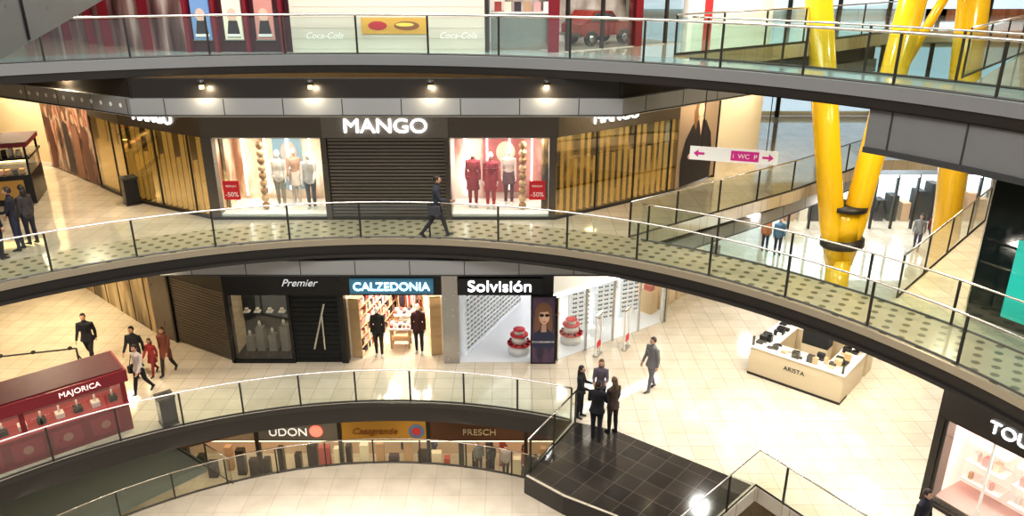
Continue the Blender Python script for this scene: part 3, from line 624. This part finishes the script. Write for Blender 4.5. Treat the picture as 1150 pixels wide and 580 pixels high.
b.done()
for (px,py,z) in((190,475,L1),(149,229,L2)):
    x,y=G(px,py,z); b=B('litter_bin'); b.box((x,y,z+.42),(.42,.42,.84),black,.7); b.box((x,y,z+.87),(.46,.46,.06),dsteel,.7); b.box((x,y,z+.905),(.24,.24,.012),blackm,.7); b.box((x,y,z+.02),(.45,.45,.04),dsteel,.7); b.done()
K=Fac((4.7,19.9),(6.8,19.2),12.0); b=B('hanging_direction_sign'); K.box(b,0,K.len,.17,.53,-.04,0,white)
sm_=M('sign_magenta',(.6,.03,.25),.4)
K.box(b,1.05,1.75,.22,.48,0,.006,sm_)
for uu in(.3,K.len-.3): b.cyl(K.pt(uu,.5,-.02),K.pt(uu,2.28,-.02),.012,dsteel,6)
K.poly(b,[(.1,.35),(.22,.45),(.22,.38),(.38,.38),(.38,.32),(.22,.32),(.22,.25)],.006,sm_); e=K.len
K.poly(b,[(e-.1,.35),(e-.22,.45),(e-.22,.38),(e-.38,.38),(e-.38,.32),(e-.22,.32),(e-.22,.25)],.006,sm_)
ob=b.done(); K.text(ob,'i  WC  P',1.4,.34,.01,.17,white,.002)
b=B('escalator'); p0=Vector((-5.78,2.6,14.66)); p1=Vector((-2.78,14.2,18.62)); w=Vector((-1.1,.27,0)); up=Vector((0,0,.9))
esc=M('escalator_cladding',(.30,.32,.32),.3,.7)
vs=[p0,p1,p1+w,p0+w]; vs=vs+[v+up for v in vs]; b.add(vs,[(3,2,1,0),(4,5,6,7),(0,1,5,4),(1,2,6,5),(2,3,7,6),(3,0,4,7)],esc)
for k in range(1,12):
    q=p0.lerp(p1,k/12); b.tube([q-Vector((-.01,0,-.03)),q+up*.97+Vector((.01,0,0))],.012,seam,4)
b.tube([p0+up*1.9+w*.05,p1+up*1.9+w*.05],.035,blackm,8); gl=[p0+up+w*.05,p1+up+w*.05,p1+up*1.88+w*.05,p0+up*1.88+w*.05]; b.add(gl,[(0,1,2,3)],railg)
b.tube([p0+up*1.9+w*.95,p1+up*1.9+w*.95],.035,blackm,8); b.done()
# ---------------------------------------------------------------- people
def loft(vs,fs,pts,rs,n=12,xa=(1,0,0)):
    o=len(vs); pts=[Vector(p) for p in pts]
    for i,p in enumerate(pts):
        t=(pts[min(i+1,len(pts)-1)]-pts[max(i-1,0)]).normalized(); x=Vector(xa); 
        if abs(x.dot(t))>.95: x=Vector((0,1,0))
        x=(x-t*x.dot(t)).normalized(); y=t.cross(x); r=rs[i]; rx,ry=r if isinstance(r,tuple) else (r,r)
        for k in range(n):
            a=2*math.pi*k/n; vs.append(p+x*rx*math.cos(a)+y*ry*math.sin(a))
    m=len(pts)
    for i in range(m-1):
        for k in range(n): fs.append((o+i*n+k,o+i*n+(k+1)%n,o+(i+1)*n+(k+1)%n,o+(i+1)*n+k))
    fs.append(tuple(o+k for k in range(n-1,-1,-1))); fs.append(tuple(o+(m-1)*n+k for k in range(n)))
def person(name,pos,face,h=1.72,top=(.03,.03,.035),bot=(.03,.035,.06),hair=(.03,.02,.015),sk=None,legs=(.04,.05,-.04,.05),arms=(.05,.2,-.05,.2),spread=.12,lean=0.0,longh=0,coat=0,fem=0,shoe=(.02,.02,.02),skirt=0,yaw=0,bag=None,mann=None):
    s=h/1.75
    tm=M('cloth_%.2f_%.2f_%.2f'%top,top,.8); bm=M('cloth_%.2f_%.2f_%.2f'%bot,bot,.85); hm=M('hair_%.2f_%.2f_%.2f'%hair,hair,.5); sm=M('shoe_%.2f'%shoe[0],shoe,.5)
    skm=mann or skin
    if mann: hm=mann
    sw=.165 if fem else .19
    pel=Vector((0,0,.95)); RL=Matrix.Rotation(-lean,3,'X')
    U=lambda x,y,z: pel+RL@(Vector((x,y,z))-pel)
    vs=[];fs=[];bones=[]
    wr=.135 if fem else .16
    tp=[U(0,0,.90),U(0,0,1.0),U(0,0,1.13),U(0,.005,1.28),U(0,.0,1.40),U(0,-.005,1.46),U(0,-.005,1.50)]
    loft(vs,fs,tp,[(wr+.02,.105),(wr+.015,.11),(wr-.015 if fem else wr-.005,.10),(wr+.015,.12),(wr+.02,.115),(wr-.02,.085),(.06,.06)],16)
    loft(vs,fs,[U(0,0,1.44),U(0,.01,1.60)],[.058,.052],12)
    bones+= [(U(0,0,.93),U(0,0,1.45),.15,tm),(U(0,0,1.51),U(0,.01,1.62),.05,skm)]
    if coat:
        loft(vs,fs,[U(0,0,1.05),Vector((0,0,.95)),Vector((0,0,.95-coat))],[(wr,.10),(wr+.03,.125),(wr+.06,.16)],18); bones.append((Vector((0,0,.93)),Vector((0,0,.96-coat-.05)),.19,tm))
    if skirt:
        loft(vs,fs,[Vector((0,0,1.0)),Vector((0,0,.95-skirt))],[(wr,.1),(wr+.08,.19)],18); bones.append((Vector((0,0,.93)),Vector((0,0,.97-skirt)),.2,bm))
    hands=[]
    for sd,(ha,kn),(aa,el) in((-1,legs[0:2],arms[0:2]),(1,legs[2:4],arms[2:4])):
        hp=Vector((sd*.092,0,.93)); kk=hp+.43*Vector((0,math.sin(ha),-math.cos(ha))); ca=ha-kn; an=kk+.42*Vector((0,math.sin(ca),-math.cos(ca)))
        loft(vs,fs,[hp+Vector((0,0,.03)),hp.lerp(kk,.3),hp.lerp(kk,.75),kk,kk.lerp(an,.3),kk.lerp(an,.8),an],[.098,.092,.07,.062,.063,.048,.045],12)
        fp=min(.5,max(-.9,ca*.8)); RF=Matrix.Rotation(fp,3,'X')
        heel=an+RF@Vector((0,-.055,-.045)); toe=an+RF@Vector((sd*.02,.17,-.055)); mid=an+RF@Vector((0,.06,-.035))
        loft(vs,fs,[heel,an+RF@Vector((0,-.01,-.035)),mid,toe],[(.032,.03),(.042,.045),(.046,.036),(.036,.02)],10)
        bones+=[(hp,kk,.08,bm),(kk,an,.055,bm),(heel,toe,.055,sm)]
        sh=U(sd*sw,0,1.415); dr=lambda a_:Vector((sd*math.sin(spread),math.sin(a_)*math.cos(spread),-math.cos(a_)*math.cos(spread)))
        eb=sh+.29*dr(aa); d2=Vector((-sd*.05 if el>.6 else sd*.04,math.sin(aa+el),-math.cos(aa+el))).normalized(); wrs=eb+.25*d2; 
        loft(vs,fs,[U(sd*(sw-.07),0,1.43),sh,sh.lerp(eb,.4),eb,eb.lerp(wrs,.4),wrs],[.055,.07,.058,.05,.047,.035],12)
        ph=wrs+d2*.09; loft(vs,fs,[wrs-d2*.02,wrs+d2*.04,ph],[(.028,.026),(.022,.04),(.018,.04)],10,xa=(1,0,0))
        bones+=[(sh,eb,.055,tm),(eb,wrs-d2*.01,.045,tm),(wrs+d2*.02,ph,.035,skm)]
        hands.append((ph,d2,sd))
    me=bpy.data.meshes.new('t'); me.from_pydata([tuple(v) for v in vs],[],fs); t=bpy.data.objects.new('t',me); S.collection.objects.link(t)
    md=t.modifiers.new('r','REMESH'); md.mode='VOXEL'; md.voxel_size=.017
    md2=t.modifiers.new('s','SMOOTH'); md2.factor=.5; md2.iterations=3
    bpy.context.view_layer.update()
    m2=bpy.data.meshes.new_from_object(t.evaluated_get(bpy.context.evaluated_depsgraph_get())); bpy.data.objects.remove(t)
    zmin=min(v.co.z for v in m2.vertices)
    Rz=Matrix.Rotation(math.radians(face-90),3,'Z'); O=Vector(pos)+Vector((0,0,-zmin*s))
    X=lambda p: O+Rz@(Vector(p)*s)
    b=B(name); b.v=[tuple(X(v.co)) for v in m2.vertices]
    bd=[(a,c-a,(c-a).length_squared,r,b.m(mt)) for a,c,r,mt in bones]
    for p in m2.polygons:
        ct=p.center; best=99;bi=0
        for a,dv,l2,r,mi in bd:
            tt=max(0,min(1,(ct-a).dot(dv)/l2)); q=(ct-a-dv*tt).length/r
            if q<best: best=q;bi=mi
        b.f.append(list(p.vertices)); b.mi.append(bi); b.sm.append(True)
    for ph,d2,sd in hands:
        fw=Vector((0,1,0)); fw=(fw-d2*fw.dot(d2)).normalized(); inn=Vector((-sd,0,0))
        for k,(o_,ln) in enumerate(((.03,.068),(.011,.078),(-.009,.073),(-.028,.056))):
            a0=ph-d2*.012+fw*o_; a1=a0+d2*ln*.45+inn*.006; a2=a1+d2*ln*.33+inn*.016; a3=a2+d2*ln*.18+inn*.018
            b.tube([X(a0),X(a1),X(a2),X(a3)],[.0095*s,.009*s,.008*s,.006*s],skm,6)
        t0=ph-d2*.065+fw*.03; b.tube([X(t0),X(t0+d2*.03+fw*.022+inn*.008),X(t0+d2*.055+fw*.028+inn*.014)],[.012*s,.010*s,.007*s],skm,6)
    hc=U(0,.015,1.645); RH=Rz@Matrix.Rotation(yaw,3,'Z')@Matrix.Rotation(-lean*.5,3,'X')
    def hf(d,p):
        q=p.copy()
        if d.z<0: q.x*=1-.30*(-d.z)**1.3; q.y*=1-.12*(-d.z)
        if d.z<-.2 and d.y>0: q.y+=.012
        return q*s
    HC=X(hc); b.ball(HC,(.074,.092,.113),skm,18,14,RH,hf)
    H=lambda p: HC+RH@(Vector(p)*s)
    b.tube([H((0,.088,.02)),H((0,.108,-.02)),H((0,.09,-.032))],[.008*s,.015*s,.01*s],skm,6)
    for sd in(-1,1):
        b.ball(H((sd*.074,-.005,-.005)),(.012*s,.02*s,.032*s),skm,8,6,RH)
        if not mann: b.ball(H((sd*.03,.082,.012)),(.012*s,.008*s,.007*s),M('eye_white',(.8,.78,.75),.3),8,6,RH); b.ball(H((sd*.03,.088,.012)),(.006*s,.004*s,.006*s),blackm,8,6,RH); b.tube([H((sd*.014,.086,.034)),H((sd*.045,.078,.034))],.004*s,hm,5)
    if not mann: b.tube([H((-.022,.083,-.055)),H((0,.09,-.054)),H((.022,.083,-.055))],.006*s,M('lips',(.45,.15,.13),.5),6)
    if not mann:
        def hair_fn(d,p):
            q=p.copy()
            if d.y>.35 and d.z<.45: q*= .80
            if d.z<-.1 and d.y>-.2: q*=.86
            if d.z<-.5: q*=.85
            return q*s
        b.ball(H((0,-.008,.014)),(.084,.102,.118),hm,18,14,RH,hair_fn)
        if longh:
            ln=.16+.12*longh
            b.tube([H((0,-.05,.04)),H((0,-.075,-.08)),H((0,-.085,-.08-ln*.6)),H((0,-.07,-.08-ln))],[(.07*s,.04*s),(.085*s,.05*s),(.08*s,.04*s),(.04*s,.02*s)],hm,12,xa=RH@Vector((1,0,0)))
    if bag:
        bgm=M('bag_%.2f'%bag[0],bag,.6); c=X((sw+.1,-.02,.88)); b.box(tuple(c),(.12*s,.3*s,.24*s),bgm,math.radians(face-90)); b.tube([X((sw+.1,.09,.98)),X((sw,.05,1.4)),X((sw+.0,-.05,1.42)),X((sw+.1,-.12,.98))],.01,bgm,5)
    return b.done()
def at(px,py,z): return (*G(px,py,z),z)
WK=dict(legs=(.34,.08,-.26,.4),arms=(-.3,.35,.3,.4)); WK2=dict(legs=(-.24,.35,.28,.06),arms=(.3,.4,-.25,.3))
person('man_walking',at(491,266,L2+.013),0,1.82,(.035,.04,.055),(.03,.03,.04),legs=(.38,.1,-.32,.35),arms=(-.15,.5,.4,1.1),lean=.06,coat=.1,bag=(.05,.05,.06))
person('man_standing',at(4,290,L2+.013),60,1.78,(.012,.012,.015),(.02,.02,.03),coat=.1)
person('man_standing',at(24,281,L2+.013),200,1.74,(.02,.02,.025),(.03,.035,.06),arms=(.3,1.2,.2,.4))
person('woman_standing',at(38,274,L2+.013),160,1.66,(.06,.05,.05),(.02,.02,.03),longh=.6,fem=1)
person('man_walking',at(104,407,L1),-80,1.78,(.02,.02,.025),(.03,.03,.04),**WK,coat=.12)
person('woman_walking',at(161,442,L1),-110,1.66,(.55,.5,.48),(.02,.02,.03),fem=1,longh=.8,bag=(.03,.03,.03),**WK2)
person('man_walking',at(157,421,L1),-95,1.72,(.03,.03,.035),(.03,.03,.04),**WK)
person('girl_walking',at(174,421,L1),-100,1.3,(.40,.05,.05),(.30,.04,.05),fem=1,longh=.5,hair=(.1,.05,.02),skirt=.3,**WK)
person('woman_walking',at(190,420,L1),-95,1.66,(.22,.07,.045),(.04,.03,.03),fem=1,longh=.6,hair=(.12,.05,.02),coat=.2,**WK2)
person('woman_standing',at(651,469,L1),-20,1.66,(.02,.02,.02),(.02,.02,.025),fem=1,longh=1,arms=(.3,1.2,.3,1.1),coat=.1)
person('woman_standing',at(673,462,L1),-100,1.68,(.12,.10,.12),(.02,.02,.03),fem=1,longh=1,hair=(.14,.07,.03),arms=(.4,1.3,.3,1.2))
person('man_standing',at(669,494,L1+.011),70,1.82,(.012,.012,.014),(.02,.02,.025),arms=(.2,.9,.3,1.2),coat=.1)
person('woman_standing',at(687,486,L1+.011),120,1.72,(.07,.045,.035),(.02,.02,.02),fem=1,longh=.5,hair=(.1,.06,.03),coat=.15,arms=(.3,1.1,.1,.3))
person('man_walking',at(730,439,L1),-150,1.8,(.20,.19,.20),(.16,.16,.18),hair=(.05,.04,.03),legs=(.2,.05,-.16,.2),arms=(-.15,.3,.15,.3),coat=.14)
person('man_standing',(8.8,13.35,L1),-60,1.72,(.02,.02,.03),(.03,.03,.04))
person('woman_standing',at(858,282,L1),-90,1.68,(.5,.2,.1),(.05,.05,.1),fem=1,longh=.5)
person('man_standing',at(872,286,L1),-90,1.75,(.1,.2,.3),(.05,.05,.1))
person('man_walking',at(1028,281,L1),-120,1.75,(.3,.3,.3),(.1,.1,.15),**WK)
person('woman_walking',at(1044,277,L1),-100,1.66,(.25,.06,.06),(.05,.05,.05),fem=1,longh=.5,**WK2)
for i,(px,py,c) in enumerate(((458,522,(.02,.02,.03)),(487,518,(.04,.05,.1)),(538,531,(.15,.15,.16)),(552,533,(.03,.03,.03)),(568,536,(.35,.3,.3)),(588,536,(.2,.05,.05)))):
    person('shopper_standing',at(px,py,LB),(-90,80,-60,120,-100,-20)[i],1.72,c,(.04,.04,.06),longh=(i%2)*.7,fem=i%2)
mw=M('mannequin_white',(.80,.76,.72),.35)
def mq(x,dy,top,bot,lv=L2,base=.16,**k):
    person('display_mannequin',(x,22+dy,lv+base),-90,1.78,top,bot,mann=mw,shoe=(.6,.6,.6),**k)
mq(-7.15,.85,(.65,.60,.54),(.30,.26,.2),fem=1); mq(-6.75,1.15,(.45,.28,.2),(.6,.52,.45),fem=1,skirt=.35); mq(-6.15,.6,(.72,.7,.67),(.10,.10,.12),fem=1,arms=(.3,.6,.1,.2))
mq(-1.2,.8,(.28,.035,.045),(.28,.035,.045),fem=1,skirt=.4); mq(-.65,.6,(.36,.04,.055),(.42,.05,.06),fem=1,coat=.35); mq(-.1,1.1,(.5,.4,.36),(.12,.06,.07),fem=1,skirt=.3)
mq(-4.38,.5,(.03,.03,.03),(.03,.03,.03),L1,0,fem=1); mq(-3.08,.7,(.08,.03,.03),(.03,.03,.03),L1,0,fem=1)
# ---------------------------------------------------------------- lights
W_=(1,.84,.58); N_=(1,.97,.92)
def down(px,py,z,e,col=W_,size=.5):
    x,y=G(px,py,z); area('ceiling_downlight',(x,y,z+4.3),size,e,col)
for px,py in((40,215),(180,232),(90,200),(20,190),(110,250),(210,265)): down(px,py,L2,165)
for px,py in((1060,300),(1090,265),(1040,330),(700,245),(800,215),(860,195)): down(px,py,L2,130)
for px,py in((80,352),(30,380),(120,385),(200,440),(60,430),(235,430),(130,340)): down(px,py,L1,160)
for px,py in((330,432),(450,430),(560,432),(650,430)): down(px,py,L1,110,(1,.92,.78))
for px,py in((760,385),(830,370),(800,440),(880,480),(1000,430),(1000,500),(930,340),(700,400),(980,560)): down(px,py,L1,88,N_)
for px,py in((850,290),(930,280),(1010,270),(1080,260)): down(px,py,L1,120,(.88,.95,1))
for x,y in((-14,26),(-8,21.5),(-3,21.5),(1.5,21.5)): area('ceiling_downlight',(x,y,19),.6,110,N_)
for x,y in((7,24),(14,20),(12,15),(10,26),(16,32),(22,30)): area('ceiling_downlight',(x,y,19),.6,200,N_)
for x in(-12,-8,-4,0,3): area('ceiling_downlight',(x,26.2,-.7),.8,50,W_)
for x in(-8.2,-7.1,-6.1,-1.3,-.4,.6): area('display_spotlight',(x,22.5,L2+2.4),.2,20,(1,.95,.87))
for x,y in((-.5,24),(1.5,25.5),(3.5,26)): area('shop_ceiling_light',(x,y,L1+3.2),1.2,50,(.97,.98,1))
for x in(-4.4,-3.2): area('shop_ceiling_light',(x,24.0,L1+2.3),.8,70,(1,.93,.82))
for a in(78,92,106,120,135,150):
    r_=math.radians(a); area('edge_spotlight',(C1[0]+13.1*math.cos(r_),C1[1]+13.1*math.sin(r_),L1-.75),.3,105,(1,.92,.80),(C1[0]+9*math.cos(r_)-.5,C1[1]+12*math.sin(r_)+1.5,0))
area('atrium_skylight_lamp',(-4,9,25),14,3800,(1,.98,.95))
for X in(-8,-5.2,-2.1,.9):
    b=B('soffit_lamp'); b.cyl((X,20.0,L2+4.2),(X,20.0,L2+4.3),.06,amber,12); b.cyl((X,20.0,L2+4.3),(X,20.0,L2+4.42),.09,dsteel,12); b.done()
    area('soffit_lamp_beam',(X,19.95,L2+4.15),.1,12,(1,.85,.6),(X,20.3,L2+3.4))
w=bpy.data.worlds.new('World'); S.world=w; w.use_nodes=True; bg=w.node_tree.nodes['Background']; bg.inputs[0].default_value=(.97,.97,.97,1); bg.inputs[1].default_value=.44
# ---------------------------------------------------------------- camera
cd=bpy.data.cameras.new('Camera'); cam=bpy.data.objects.new('Camera',cd); S.collection.objects.link(cam); S.camera=cam
cd.sensor_width=36; cd.lens=F/1150*36; cd.clip_start=.05; cd.clip_end=200
cam.location=(0,0,CZ); cam.rotation_euler=(math.radians(90)-PT,0,0)
try: S.view_settings.view_transform='Standard'; S.view_settings.look='None'; S.view_settings.exposure=.2
except Exception as e: print(e)
try: S.view_settings.look='Medium High Contrast'
except Exception as e: print(e)
